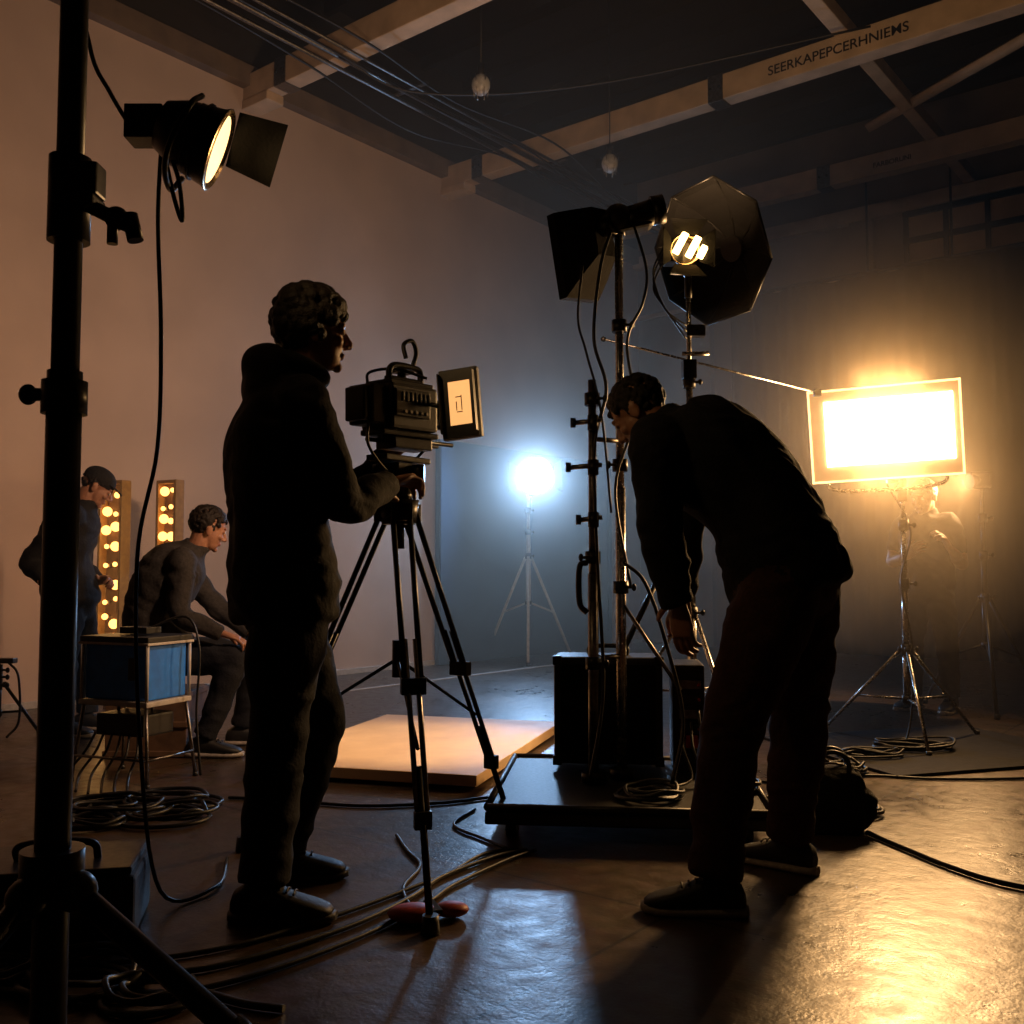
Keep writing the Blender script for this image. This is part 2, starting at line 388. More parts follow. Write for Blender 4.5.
def shoe(g,ank,d,sole='sole',sc=1.0):
    ank=V(ank); z0=ank.z-.09; d=V((d[0],d[1],0)).normalized(); s=d.cross(Z)
    def ring(x,w,zb,zt):
        c=V((ank.x,ank.y,0))+d*x*sc; r=[]
        for j in range(20):
            a=2*math.pi*j/20; cc=math.cos(a);ss=math.sin(a)
            h=(zt-zb)/2; r.append(c+s*w*math.copysign(abs(cc)**.7,cc)+Z*(z0+zb+h+h*math.copysign(abs(ss)**.8,ss)))
        return r
    g.add(ring_vf([ring(*q) for q in((-.088,.020,.025,.06),(-.078,.034,.02,.085),(-.045,.041,.018,.105),(.0,.042,.018,.112),(.04,.043,.018,.098),(.08,.047,.018,.078),(.12,.050,.018,.066),(.155,.047,.018,.056),(.182,.036,.02,.046),(.196,.018,.022,.036))]),'shoe')
    g.add(ring_vf([ring(*q) for q in((-.096,.018,0,.028),(-.085,.037,0,.03),(-.04,.044,0,.03),(.04,.045,0,.028),(.1,.052,0,.028),(.155,.051,0,.028),(.188,.038,0.003,.03),(.206,.018,.008,.03))]),sole)
    for q in(.03,.05,.07,.09): g.add(tube_vf([V((ank.x,ank.y,z0+.105-.3*(q))) +d*q+s*.022,V((ank.x,ank.y,z0+.112-.3*(q)))+d*q,V((ank.x,ank.y,z0+.105-.3*(q)))+d*q-s*.022],.003,6,3),'sole_dk')
def person(name,P):
    g=G(); f=V((*P['f'],0)).normalized(); r=f.cross(Z)
    jk=P.get('jacket','jacket'); tr=P.get('trousers','jeans'); b=P.get('bulk',1.0); bd=P.get('bulkd',b)
    pel=V(P['pelvis']);che=V(P['chest']);nk=V(P['neck']); mid=V(P['mid']) if 'mid' in P else pel.lerp(che,.5)
    sd=V(P['side']).normalized() if 'side' in P else r
    up=(mid-pel).normalized(); un=(nk-che).normalized()
    body=[]
    hem=P.get('hem',.10)
    body.append((jk,ell_loft([pel-up*hem,pel-up*(hem-.03),pel+up*.03,mid,che,che.lerp(nk,.62),nk-un*.015,nk+un*.035],
        [.165*b,.182*b,.180*b,.172*b,.200*b,.170*b,.095,.064],[.125*bd,.142*bd,.140*bd,.128*bd,.142*bd,.118*bd,.082,.064],sd)))
    body.append((tr,sph_vf(pel-up*.05,(.158*b,.13*b,.14),basis(f,up),22,14)))
    lr=P.get('legr',1.0)
    for s,kn,an in((1,P['kr'],P['ar']),(-1,P['kl'],P['al'])):
        hip=pel-up*.05+sd*s*.085; kn=V(kn);an=V(an)
        body.append((tr,tube_vf([hip,hip.lerp(kn,.35),hip.lerp(kn,.75),kn,kn.lerp(an,.35),kn.lerp(an,.75),an+Z*.015],
             [.100*lr,.098*lr,.078*lr,.070*lr,.069*lr,.060*lr,.062*lr],20,5)))
    shw=P.get('shw',.175)
    sh=V(P.get('sh',che.lerp(nk,.55)))
    ar=P.get('armr',1.0)
    for s,key in((1,'r'),(-1,'l')):
        S=sh+sd*s*shw*b; el=V(P['e'+key]); wr=V(P['w'+key]); cl=sh+sd*s*.08
        sk=P.get('short_sleeve',False)
        if not sk:
            body.append((jk,tube_vf([cl,S,S.lerp(el,.45),el,el.lerp(wr,.5),wr.lerp(el,.08),wr],[.070*ar,.078*ar,.064*ar,.057*ar,.052*ar,.044*ar,.041*ar],18,5)))
        else:
            body.append((jk,tube_vf([cl,S,S.lerp(el,.7)],[.07,.072,.06],18,5)))
            body.append(('skin',tube_vf([S.lerp(el,.6),el,el.lerp(wr,.4),wr],[.045,.04,.038,.027],16,5)))
    if P.get('hood'):
        q=nk-f*.085+Z*.020
        body.append((jk,sph_vf(q,(.112,.068,.080),basis(f,(f*.35+Z).normalized()),20,12)))
        body.append((jk,sph_vf(q-Z*.06-f*.012,(.125,.055,.09),basis(f,Z),20,12)))
        pts=[nk+un*.03+ (f*math.cos(a)+sd*math.sin(a))*.078 - Z*(.03*math.cos(a)) for a in [math.pi*2*k/14 for k in range(15)]]
        body.append((jk,tube_vf(pts,.024,10,3)))
    else:
        pts=[nk+un*.022+ (f*math.cos(a)+sd*math.sin(a))*.062 - Z*(.012*math.cos(a)) for a in [math.pi*2*k/14 for k in range(15)]]
        body.append((jk,tube_vf(pts,.014,10,3)))
    addre(g,remesh(body,P.get('vox',.0095),3,.011))
    hg,T=head_groups(P['head'],P['hf'],P['hu'],nk,P.get('hair','short'),seed=len(name),sc=P.get('hs',1.0))
    addre(g,remesh(hg,.0042,1)); eyes(g,T,P.get('hs',1.0))
    for key in('r','l'):
        if 'd'+key in P: addre(g,remesh(hand_groups(P['w'+key],P['d'+key],P['n'+key],key.upper(),P.get('c'+key,35)),.0034,1))
    shoe(g,P['ar'],P['tr'],P.get('sole','sole')); shoe(g,P['al'],P['tl'],P.get('sole','sole'))
    return g.build(name,(pel.x,pel.y,0))

person('camera_operator',dict(f=(.902,.431),pelvis=(-.680,2.97,.95),chest=(-.69,2.96,1.31),neck=(-.655,2.98,1.545),mid=(-.690,2.96,1.12),
  head=(-.605,3.00,1.685),hf=(.93,.36,-.03),hu=(.05,0,1),hair='curly',hs=1.02,hood=True,jacket='jacket',trousers='jeans',hem=.13,bulk=1.08,legr=1.16,
  er=(-.48,2.88,1.16),wr=(-.385,3.09,1.235),dr=(.55,.75,.25),nr=(.3,-.1,-.95),cr=45,
  el=(-.58,3.36,1.19),wl=(-.44,3.46,1.36),dl=(.6,-.1,.6),nl=(.5,-.6,-.4),cl=40,
  kr=(-.665,2.87,.50),ar=(-.69,2.83,.09),tr=(1,-.05),kl=(-.60,3.14,.50),al=(-.72,3.20,.09),tl=(1,.1),sole='sole_dk'))
person('bending_technician',dict(f=(-.85,.53),pelvis=(.86,3.16,.98),mid=(.79,3.19,1.18),chest=(.67,3.24,1.33),neck=(.53,3.32,1.46),
  side=(.53,.85,0),head=(.435,3.38,1.505),hf=(-.70,.42,-.72),hu=(-.45,.25,.9),hair='short',jacket='jacket_nv',trousers='trousers',hem=.10,bulk=1.10,bulkd=1.30,legr=1.26,armr=1.20,
  sh=(.555,3.29,1.37),shw=.17,
  el=(.46,3.10,1.09),wl=(.515,3.10,.86),dl=(.12,.05,-1),nl=(.7,.7,0),cl=25,
  er=(.60,3.50,1.10),wr=(.60,3.56,.88),dr=(-.05,.1,-1),nr=(-.2,-.9,0),cr=35,
  kl=(.64,2.96,.50),al=(.57,2.88,.09),tl=(-.97,.12),kr=(.92,3.24,.50),ar=(.90,3.30,.09),tr=(-.62,.55),sole='sole'))
person('seated_crew_member',dict(f=(.93,.30),pelvis=(-1.88,5.40,.56),mid=(-1.93,5.4,.74),chest=(-1.86,5.42,.92),neck=(-1.74,5.45,1.08),
  head=(-1.665,5.47,1.195),hf=(.85,.55,-.36),hu=(.3,.1,1),hair='short',jacket='jacket_gr',trousers='jeans',hem=.06,bulk=1.12,bulkd=1.2,
  er=(-1.72,5.20,.74),wr=(-1.52,5.26,.64),dr=(.9,.2,-.3),nr=(0,.1,-1),cr=25,
  el=(-1.66,5.65,.76),wl=(-1.46,5.60,.62),dl=(.9,-.2,-.3),nl=(0,-.1,-1),cl=25,
  kr=(-1.46,5.30,.50),ar=(-1.60,5.26,.09),tr=(1,0),kl=(-1.42,5.60,.50),al=(-1.50,5.62,.09),tl=(1,.1),vox=.011))
g=G(); g.box((-1.90,5.42,.17),(.42,.36,.34),'wood')
for z in(.02,.17,.32): g.box((-1.90,5.42,z),(.44,.38,.03),'wood')
g.build('apple_box',(-1.90,5.42,0))
person('standing_crew_member',dict(f=(.95,.15),pelvis=(-2.64,6.0,.84),mid=(-2.68,6.0,1.02),chest=(-2.66,6.0,1.18),neck=(-2.57,6.0,1.36),
  head=(-2.50,6.0,1.465),hf=(.80,.35,-.55),hu=(.45,.15,.9),hair='cap',jacket='jacket',trousers='jeans',hem=.10,hs=.95,bulk=1.08,
  er=(-2.80,5.82,1.02),wr=(-2.66,5.74,.90),dr=(.9,.2,-.3),nr=(0,.9,-.3),cr=40,
  el=(-2.66,6.22,1.00),wl=(-2.54,6.16,.90),dl=(.6,-.3,.1),nl=(0,-.6,-.6),cl=50,
  kr=(-2.62,5.90,.45),ar=(-2.62,5.88,.09),tr=(1,-.2),kl=(-2.58,6.12,.45),al=(-2.58,6.13,.09),tl=(1,0),vox=.011))
person('distant_crew_member',dict(f=(-.8,-.6),pelvis=(2.90,7.00,.88),chest=(2.90,6.98,1.19),neck=(2.88,6.96,1.36),
  head=(2.85,6.91,1.475),hf=(-.7,-.65,-.30),hu=(-.1,-.1,1),hair='short',jacket='jacket',trousers='jeans',short_sleeve=True,
  er=(2.70,7.12,1.03),wr=(2.70,6.88,1.06),dr=(.3,-.6,.4),nr=(.6,.3,0),cr=30,
  el=(3.06,6.80,1.00),wl=(2.90,6.66,1.14),dl=(-.5,-.5,.5),nl=(-.3,.3,-.6),cl=30,
  kr=(2.80,7.02,.46),ar=(2.80,7.05,.09),tr=(-.8,-.6),kl=(2.98,6.88,.46),al=(3.00,6.90,.09),tl=(-.6,-.8),vox=.012))

# ------------------------------------------------------------------ stands
def lstand(g,x,y,h,hub,low,Rf,m='chrome',a0=0,r0=.018,n=3,z0=0,rleg=.010):
    g.cyl((x,y,z0+low-.03),(x,y,z0+hub+.03),r0*1.15,m); 
    zs=[hub, hub+(h-hub)*.38, hub+(h-hub)*.72, h]
    for i in range(3):
        g.cyl((x,y,z0+zs[i]-.02),(x,y,z0+zs[i+1]),r0*(1-.2*i),m)
        g.cyl((x,y,z0+zs[i]-.03),(x,y,z0+zs[i]+.03),r0*1.5,'black_metal'); 
        g.cyl((x,y,z0+zs[i]),(x+.05,y-.015,z0+zs[i]),.007,'black_metal'); g.sph((x+.055,y-.017,z0+zs[i]),(.012,.012,.016),'black_metal')
    g.cyl((x,y,z0+low-.02),(x,y,z0+low+.02),r0*1.6,'black_metal')
    for k in range(n):
        a=a0+2*math.pi*k/n; fx,fy=x+Rf*math.cos(a),y+Rf*math.sin(a)
        A=V((x+.03*math.cos(a),y+.03*math.sin(a),z0+hub)); F=V((fx,fy,z0+.015)); 
        g.cyl(A,F,rleg,m,n=10); mpt=A.lerp(F,.55)
        g.cyl((x+.02*math.cos(a),y+.02*math.sin(a),z0+low),mpt,rleg*.7,m,n=8)
        g.cyl(F-Z*.014,F+Z*.02,rleg*1.5,'rubber',n=10); g.sph(A,.018,'black_metal')
g=G(); x,y=-.677,1.5
g.cyl((x,y,.05),(x,y,1.27),.0255,'black_metal',n=24); g.cyl((x,y,1.25),(x,y,2.35),.0205,'black_metal',n=24)
g.cyl((x,y,1.205),(x,y,1.255),.033,'black_metal',n=24); g.cyl((x-.055,y,1.235),(x,y,1.235),.010,'black_metal'); g.sph((x-.055,y,1.235),(.014,.012,.016),'black_metal')
g.cyl((x,y,1.47),(x,y,1.60),.031,'black_metal',n=24); g.box((x+.03,y-.01,1.56),(.045,.04,.05),'black_metal'); g.box((x+.02,y-.01,1.525),(.06,.05,.02),'black_metal')
g.cyl((x+.03,y-.01,1.525),(x+.105,y-.02,1.485),.011,'black_metal'); g.sph((x+.08,y-.018,1.50),(.018,.018,.018),'black_metal'); g.cyl((x+.075,y-.02,1.51),(x+.075,y-.02,1.46),.008,'black_metal'); g.cyl((x+.10,y-.02,1.505),(x+.11,y-.02,1.465),.012,'black_metal')
g.cyl((x,y,.50),(x,y,.56),.045,'black_metal',n=24); g.cyl((x,y,.18),(x,y,.22),.04,'black_metal',n=24)
for (fx,fy) in((.03,1.36),(-1.25,1.95),(-1.0,.95)):
    F=V((fx,fy,.02)); A=V((x,y,.53)); dd=(F-A).normalized(); g.cyl(A,F,.0175,'black_metal'); g.sph(A+dd*.05,.03,'black_metal'); g.cyl(A+dd*.35,A+dd*.40,.023,'black_metal')
    g.cyl(V((x,y,.20)),A.lerp(F,.5),.010,'black_metal'); g.cyl(F-Z*.02,F+Z*.02,.025,'rubber')
g.build('foreground_light_stand',(x,y,0))

# ------------------------------------------------------------------ lamp with barn doors
def barn_lamp(g,c,axis,up,r=.11,l=.17,lit=True,doors=(1,1,1,1),ds=.16,open_=35,wd=1.35):
    B=basis(axis,up); c=V(c); T=lambda x,y,z:c+B@V((x,y,z))
    prof=[(-l,r*.35),(-l*.95,r*.62),(-l*.6,r*.85),(-l*.2,r*.95),(0,r),(.015,r*1.08),(.02,r*1.0),(.0,r*.9),(-l*.5,r*.35)]
    n=28; rings=[[T(q[1]*math.cos(2*math.pi*k/n),q[0],q[1]*math.sin(2*math.pi*k/n)) for k in range(n)] for q in prof[:6]]
    g.add(ring_vf(rings,False),'black_metal'); g.add(([p for p in rings[0]],[tuple(range(n))]),'black_metal')
    inner=[[T(q[1]*math.cos(2*math.pi*k/n),q[0],q[1]*math.sin(2*math.pi*k/n)) for k in range(n)] for q in prof[5:]]
    g.add(ring_vf(inner,False),'reflector'); g.add((inner[-1],[tuple(range(n))]),'reflector')
    if lit: g.cyl(T(0,.0,0),T(0,.012,0),r*.88,'e_dim',n=28)
    for k in range(5): yy=-l*(.25+.14*k); rr=r*(1.0-.08*k); g.cyl(T(0,yy,0),T(0,yy+.006,0),rr,'black_metal',n=24)
    for k,(dx,dz) in enumerate(((1,0),(-1,0),(0,1),(0,-1))):
        if not doors[k]: continue
        o=math.radians(open_ if k<2 else open_+5); w=r*.95
        e=V((dx,0,dz)); tg=V((-dz,0,dx)); 
        p0=e*r*1.02+V((0,.02,0)); dirn=V((0,math.cos(o),0))+e*math.sin(o); p1=p0+dirn*ds
        nn=dirn.cross(tg).normalized()*.0015
        q=[p0-tg*w*.8,p0+tg*w*.8,p1+tg*w*wd,p1-tg*w*wd]
        vs=[c+B@(a+nn) for a in q]+[c+B@(a-nn) for a in q]
        g.add((vs,[(0,1,2,3),(7,6,5,4),(0,4,5,1),(1,5,6,2),(2,6,7,3),(3,7,4,0)]),'black_fabric',False)
    return T
g=G(); T=barn_lamp(g,(-.80,2.62,2.10),(.88,.20,-.34),(0,.75,.65),.105,.15,True,(0,0,1,0),.13,6,.95)
g.tube([T(.118,-.06,0),T(.12,-.06,-.09),T(.04,-.07,-.155),T(-.04,-.07,-.155),T(-.12,-.06,-.09),T(-.118,-.06,0)],.008,'black_metal')
g.box((-.97,2.60,2.15),(.10,.08,.09),'black_plastic')
g.tube([(-1.0,2.62,2.12),(-1.08,2.62,2.25),(-1.13,2.6,2.37),(-1.17,2.6,2.7),(-1.17,2.6,4),(-1.17,2.6,6.15)],.006,'rubber')
g.tube([(-.94,2.62,2.12),(-.945,2.62,1.9),(-.945,2.66,1.6),(-.97,2.72,1.3),(-1.03,2.75,1.0),(-1.03,2.8,.5),(-1.0,2.9,.06),(-.9,3.1,.01),(-.95,3.4,.01)],.006,'rubber')
g.tube([(-.93,2.60,2.10),(-.89,2.58,1.95),(-.86,2.56,1.88),(-.87,2.56,1.98),(-.90,2.58,2.06)],.006,'rubber')
g.build('tungsten_lamp',(-.8,2.62,2.1))

# ------------------------------------------------------------------ cinema camera and tripod
ap=V((-.375,3.30,1.18))
g=G()
g.cyl(ap-Z*.06,ap+Z*.02,.055,'black_metal',r2=.07,n=24); g.cyl(ap+Z*.02,ap+Z*.05,.045,'black_metal'); g.cyl(ap-Z*.14,ap-Z*.05,.02,'black_metal')
g.sph(ap+Z*.06,.05,'black_metal'); g.box(ap+Z*.115,(.10,.12,.05),'black_metal',rotz(-35)); g.box(ap+Z*.155,(.09,.22,.02),'black_metal',rotz(-35))
for s in(-1,1): g.cyl(ap+V((s*.05,0,.11)),ap+V((s*.085,0,.11)),.03,'black_metal')
for k,(fx,fy) in enumerate(((-.218,2.73),(.00,3.80),(-.93,3.52))):
    F=V((fx,fy,.02)); h=V((fx-ap.x,fy-ap.y,0)).normalized(); sd=V((-h.y,h.x,0))
    A=ap+h*.05-Z*.02; k1=A.lerp(F,.47); k2=A.lerp(F,.78); ax=(F-A).normalized()
    for s in(-1,1):
        g.cyl(A+sd*s*.028,k1+sd*s*.024,.0095,'black_metal',n=10); g.cyl(k1.lerp(A,.25)+sd*s*.016,k2+sd*s*.014,.0085,'steel' if k==0 else 'black_metal',n=10)
    g.box(A,(.07,.05,.06),'black_metal',basis(h)); g.box(k1,(.075,.035,.05),'black_metal',basis(h,-ax)); g.box(k2,(.05,.03,.05),'black_metal',basis(h,-ax))
    g.cyl(k2-ax*.15,F+ax*-.02,.0105,'black_metal'); g.cyl(F+Z*.03,F-Z*.019,.022,'rubber',r2=.026)
    g.cyl(ap-Z*.50,A.lerp(F,.62),.006,'black_metal',n=8)
g.cyl(ap-Z*.56,ap-Z*.44,.018,'black_metal')
g.cyl(ap+V((0,0,.11)),ap+V((-.02,-.12,.07)),.009,'black_metal'); g.cyl(ap+V((-.02,-.12,.07)),ap+V((-.0,-.21,.03)),.015,'rubber')
g.build('camera_tripod',(ap.x,ap.y,0))
g=G(); cc=V((-.375,3.32,1.505)); CB=basis((.62,.78,0.02)); T=lambda x,y,z:cc+CB@V((x,y,z))
bx=lambda c,s,m,bev=.006: g.box(T(*c),s,m,CB,bev)
bx((0,0,0),(.145,.22,.15),'black_plastic',.012); bx((0,-.145,0),(.11,.07,.13),'black_plastic',.008); bx((0,-.19,0),(.09,.03,.11),'black_metal')
bx((.078,-.02,.01),(.012,.16,.09),'black_metal'); bx((-.078,0,.0),(.012,.18,.11),'black_metal'); bx((0,0,.082),(.12,.2,.014),'black_metal')
bx((0,0,-.085),(.11,.26,.02),'black_metal'); bx((0,.02,-.115),(.09,.18,.04),'black_metal')
for s in(-1,1): g.cyl(T(s*.035,-.12,-.105),T(s*.035,.22,-.105),.0075,'black_metal',n=10)
for k in range(7): bx((.086,-.07+.02*k,.03),(.006,.008,.03),'black_metal',.001)
for k in range(5): g.cyl(T(.083,-.06+.025*k,-.02),T(.09,-.06+.025*k,-.02),.006,'steel',n=8)
g.cyl(T(0,.12,0),T(0,.16,0),.052,'black_metal',n=24); g.cyl(T(0,.16,0),T(0,.27,0),.045,'black_metal',n=24); 
for q in(.18,.21,.24): g.cyl(T(0,q,0),T(0,q+.014,0),.051,'rubber',n=30)
g.cyl(T(0,.27,0),T(0,.29,0),.055,'black_metal',n=24); bx((0,.31,0),(.13,.05,.10),'black_metal')
bx((0,.02,.10),(.03,.16,.02),'black_metal')
g.tube([T(0,-.05,.10),T(0,-.045,.135),T(0,-.01,.150),T(0,.08,.148),T(0,.10,.13),T(0,.10,.10)],.011,'rubber')
g.tube([T(0,.06,.15),T(0.01,.07,.20),T(0.02,.04,.235),T(.02,.0,.215),T(.03,-.0,.17)],.008,'rubber')
g.tube([T(-.05,-.1,.08),T(-.05,-.09,.12),T(-.02,.0,.14),T(.05,.08,.11)],.005,'rubber')
g.tube([T(.03,-.17,-.05),T(.06,-.2,-.14),T(.05,-.1,-.22),T(.0,.02,-.2),T(.03,.1,-.12)],.005,'rubber')
g.cyl(T(-.05,.06,.09),T(-.05,.06,.14),.015,'black_metal'); bx((-.05,.06,.15),(.05,.08,.03),'black_plastic')
mc=V((-.168,3.26,1.515)); MB=basis((.30,.95,-.03),(-.10,0,1)); TM=lambda x,y,z:mc+MB@V((x,y,z))
g.cyl(T(.07,.05,.02),TM(-.06,.02,0),.008,'black_metal'); g.sph(TM(-.06,.02,0),.014,'black_metal')
g.box(mc,(.135,.028,.235),'black_plastic',MB,.006); g.box(TM(0,-.016,0),(.128,.006,.228),'black_metal',MB,.002)
g.box(TM(.004,-.0195,.0),(.075,.002,.145),'e_screen',MB,.0)
for a,b_,c_,d_ in((.0,.02,.02,.003),(-.008,-.01,.003,.03),(.01,.0,.003,.05),(.002,-.03,.02,.003)): g.box(TM(a,-.021,b_),(c_,.001,d_),'wood',MB,0)
for s in(-1,1): g.box(TM(s*.06,-.03,0),(.003,.03,.2),'black_metal',MB,0)
g.build('cinema_camera',tuple(cc))

# ------------------------------------------------------------------ big LED softbox on stand
g=G(); sx_,sy_=2.24,5.72
lstand(g,sx_,sy_,1.50,.52,.24,.50,'chrome',a0=.35,n=3)
pc=V((2.10,5.60,1.745)); PB=basis((-.30,-.93,-.14),(-.045,0,1)); TP=lambda x,y,z:pc+PB@V((x,y,z))
W,H=.80,.52
g.box(TP(0,-.05,0),(W,.09,H),'black_fabric',PB,.01); g.box(TP(0,-.001,0),(W-.01,.012,H-.01),'panelback',PB,.003)
for s in(-1,1):
    g.box(TP(s*W/2,.0,0),(.012,.02,H+.012),'e_strip',PB,.003); g.box(TP(0,.0,s*H/2),(W+.012,.02,.012),'e_strip',PB,.003)
g.box(TP(-.022,.010,.012),(W-.12,.010,H-.15),'e_soft',PB,.003)
g.cyl(TP(0,-.09,-.28),V((sx_,sy_,1.48)),.014,'black_metal'); g.tube([TP(-.3,-.1,-.2),TP(-.3,-.1,-.31),TP(0,-.08,-.33),TP(.3,-.1,-.31),TP(.3,-.1,-.2)],.011,'chrome'); g.cyl((sx_,sy_,1.36),(sx_,sy_,1.52),.026,'black_metal')
g.tube([TP(.0,-.1,-.3),(sx_+.04,sy_,1.2),(sx_-.03,sy_-.03,.9),(sx_+.03,sy_-.02,.5),(sx_-.1,sy_-.2,.02),(sx_-.4,sy_-.3,.01)],.006,'rubber')
g.build('softbox_light',(sx_,sy_,0))
g=G(); g.cyl((.47,5.08,2.155),(1.70,5.52,1.955),.006,'chrome',n=8); g.sph((.47,5.08,2.155),.015,'black_metal'); g.box((1.70,5.52,1.955),(.04,.03,.04),'black_metal')
g.build('boom_rod',(.95,5.2,2.1))

# ------------------------------------------------------------------ blue daylight lamp on stand
bxp=V((.175,10.75,0)); g=G(); lstand(g,bxp.x,bxp.y,1.80,1.12,.62,.55,'white_paint',a0=.5,r0=.024,rleg=.016)
bc=V((.25,10.72,1.98)); BB=basis((-.05,-1,-.12)); TB=lambda x,y,z:bc+BB@V((x,y,z))
g.cyl(TB(0,-.25,0),TB(0,-.02,0),.15,'black_metal',r2=.20,n=32); g.cyl(TB(0,-.02,0),TB(0,.0,0),.21,'steel',n=32)
g.cyl(TB(0,.0,0),TB(0,.012,0),.19,'e_blue',n=32)
for k,(dx,dz) in enumerate(((1,0),(-1,0))):
    e=V((dx,0,0)); p0=e*.205+V((0,.01,0)); p1=p0+(V((0,.5,0))+e*.87)*.10
    q=[p0-Z*.13,p0+Z*.13,p1+Z*.17,p1-Z*.17]; nn_=V((0,.002,0))
    g.add(([bc+BB@(a+nn_) for a in q]+[bc+BB@(a-nn_) for a in q],[(0,1,2,3),(7,6,5,4),(0,4,5,1),(1,5,6,2),(2,6,7,3),(3,7,4,0)]),'black_fabric',False)
g.cyl(TB(0,-.1,-.2),V((bxp.x,bxp.y,1.78)),.02,'black_metal')
g.build('daylight_spotlight',(bxp.x,bxp.y,0))

# ------------------------------------------------------------------ central rig
g=G(); ox,oy=.93,5.20; lstand(g,ox,oy,2.42,.75,.35,.48,'chrome',a0=.9,r0=.022)
g.cyl((ox,oy,2.40),(ox,oy,2.55),.02,'black_metal'); g.box((ox,oy,2.02),(.07,.07,.10),'black_metal'); g.box((ox+.03,oy-.02,2.22),(.10,.06,.06),'steel')
g.cyl((ox-.04,oy-.02,2.10),(ox+.10,oy-.03,2.10),.012,'chrome')
oc=V((1.09,5.26,2.67)); OB=basis((-.74,-.58,-.30),(-.12,0,1)); TO=lambda x,y,z:oc+OB@V((x,y,z))
ro=.385; rings=[]
for (yy,r_) in((-.17,.06),(-.145,.14),(-.07,.27),(.0,ro*.93),(.045,ro)):
    rings.append([TO(r_*math.cos(math.pi/8+k*math.pi/4),yy,r_*math.sin(math.pi/8+k*math.pi/4)) for k in range(8)])
ri=[[p+OB@V((0,.006,0)) for p in rr_] for rr_ in rings]
g.add(ring_vf(rings,False),'black_fabric',False); g.add(ring_vf(list(reversed(ri)),False),'black_fabric',False)
for k in range(8):
    g.tube([rings[0][k],rings[2][k],rings[4][k]],.006,'black_metal',6,4); g.cyl(rings[4][k],rings[4][(k+1)%8],.007,'black_metal',n=8)
g.cyl(TO(0,-.26,0),TO(0,-.13,0),.07,'black_metal')
barn_lamp(g,(.88,5.02,2.60),(.10,-.90,-.12),(0,0,1),.075,.15,False,(1,1,1,1),.09,40)
for dx,dz in((-.045,.025),(.02,.005),(.065,-.02)):
    g.box((.90+dx,4.985,2.60+dz),(.036,.02,.12 if dx<.05 else .07),'e_tung',Matrix.Rotation(math.radians(28),3,'Y'),.006)
g.box((.83,5.06,2.60),(.09,.10,.12),'black_metal'); g.cyl((.83,5.06,2.60),(ox,oy,2.52),.02,'black_metal')
for dz in(.0,.03,-.04): g.tube([(.78,5.05,2.6+dz),(.72,5.02,2.45+dz),(.78,5.03,2.3),(.9,5.1,2.2+dz)],.005,'rubber')
g.build('octagonal_softbox_light',(ox,oy,0))

g=G(); DB=rotz(-6)
dc=V((.46,4.06,0)); D=lambda x,y,z: dc+DB@V((x,y,z))
g.box(D(0,0,.085),(1.02,.98,.045),'black_metal',DB,.008)
g.box(D(0,0,.116),(.99,.95,.02),'black_plastic',DB,.006)
for s in(-1,1):
    g.cyl(D(s*.5,-.49,.125),D(s*.5,.49,.125),.014,'black_metal'); g.cyl(D(-.5,s*.49,.125),D(.5,s*.49,.125),.014,'black_metal')
for sx2 in(-.42,.42):
    for sy2 in(-.4,.4):
        p=D(sx2,sy2,.04); g.cyl(p-DB@V((.018,0,0)),p+DB@V((.018,0,0)),.04,'rubber'); g.box(p+Z*.03,(.05,.04,.03),'steel',DB)
def pole(px,py,z1,r,m,zs):
    g.cyl((px,py,.13),(px,py,z1*.55),r,m); g.cyl((px,py,z1*.5),(px,py,z1),r*.8,m)
    g.cyl((px,py,.13),(px,py,.17),r*2.4,'black_metal')
    for i,z in enumerate(zs):
        sg=-1 if i%2 else 1
        g.cyl((px,py,z-.025),(px,py,z+.025),r*1.5,'black_metal'); g.cyl((px,py-.02,z),(px+sg*.045,py-.03,z),.006,'black_metal'); g.sph((px+sg*.05,py-.03,z),(.010,.010,.016),'black_metal')
pole(.445,4.10,2.38,.021,'chrome',(.90,1.40,1.98))
pole(.325,4.02,1.74,.021,'steel',(.60,1.02,1.66))
for z,l in((1.56,.07),(1.38,.09),(1.17,.05)):
    g.cyl((.325,3.985,z-.03),(.325,3.985,z+.03),.022,'black_metal'); g.cyl((.325-l,3.985,z),(.36,3.985,z+.01),.010,'steel'); g.cyl((.325-l-.02,3.985,z),(.325-l,3.985,z),.020,'black_metal')
for z in(.62,1.5): g.cyl((.32,4.02,z),(.45,4.10,z),.010,'steel')
g.tube([(.30,4.0,1.0),(.27,4.0,.98),(.27,4.0,.84),(.30,4.0,.80)],.012,'rubber')
g.cyl((.445,4.12,.62),(.62,4.2,.95),.012,'black_metal'); g.cyl((.44,4.1,.85),(.66,3.95,.50),.008,'steel')
g.cyl((.445,4.10,2.36),(.445,4.10,2.46),.028,'black_metal'); g.box((.50,4.10,2.43),(.16,.10,.10),'black_metal',Matrix.Rotation(math.radians(-12),3,'Y'),.02)
g.cyl((.44,4.10,2.42),(.60,4.08,2.46),.05,'black_metal',r2=.055); g.cyl((.58,4.08,2.46),(.63,4.08,2.47),.06,'black_metal')
g.sph((.44,4.08,2.43),.06,'black_plastic')
SB=basis((-.72,.68,-.08),(-.2,0,1)); sc_=V((.33,4.15,2.34)); TS=lambda x,y,z: sc_+SB@V((x,y,z))
rings=[[TS(a*w,yy,b_*h+zo) for a,b_ in((-1,-1),(1,-1),(1,1),(-1,1))] for yy,w,h,zo in((-.08,.06,.10,.03),(.0,.09,.14,.0),(.08,.11,.18,-.03),(.12,.11,.18,-.03))]
g.add(ring_vf(rings,False),'black_fabric',False); g.add((rings[0],[(0,1,2,3)]),'black_fabric',False)
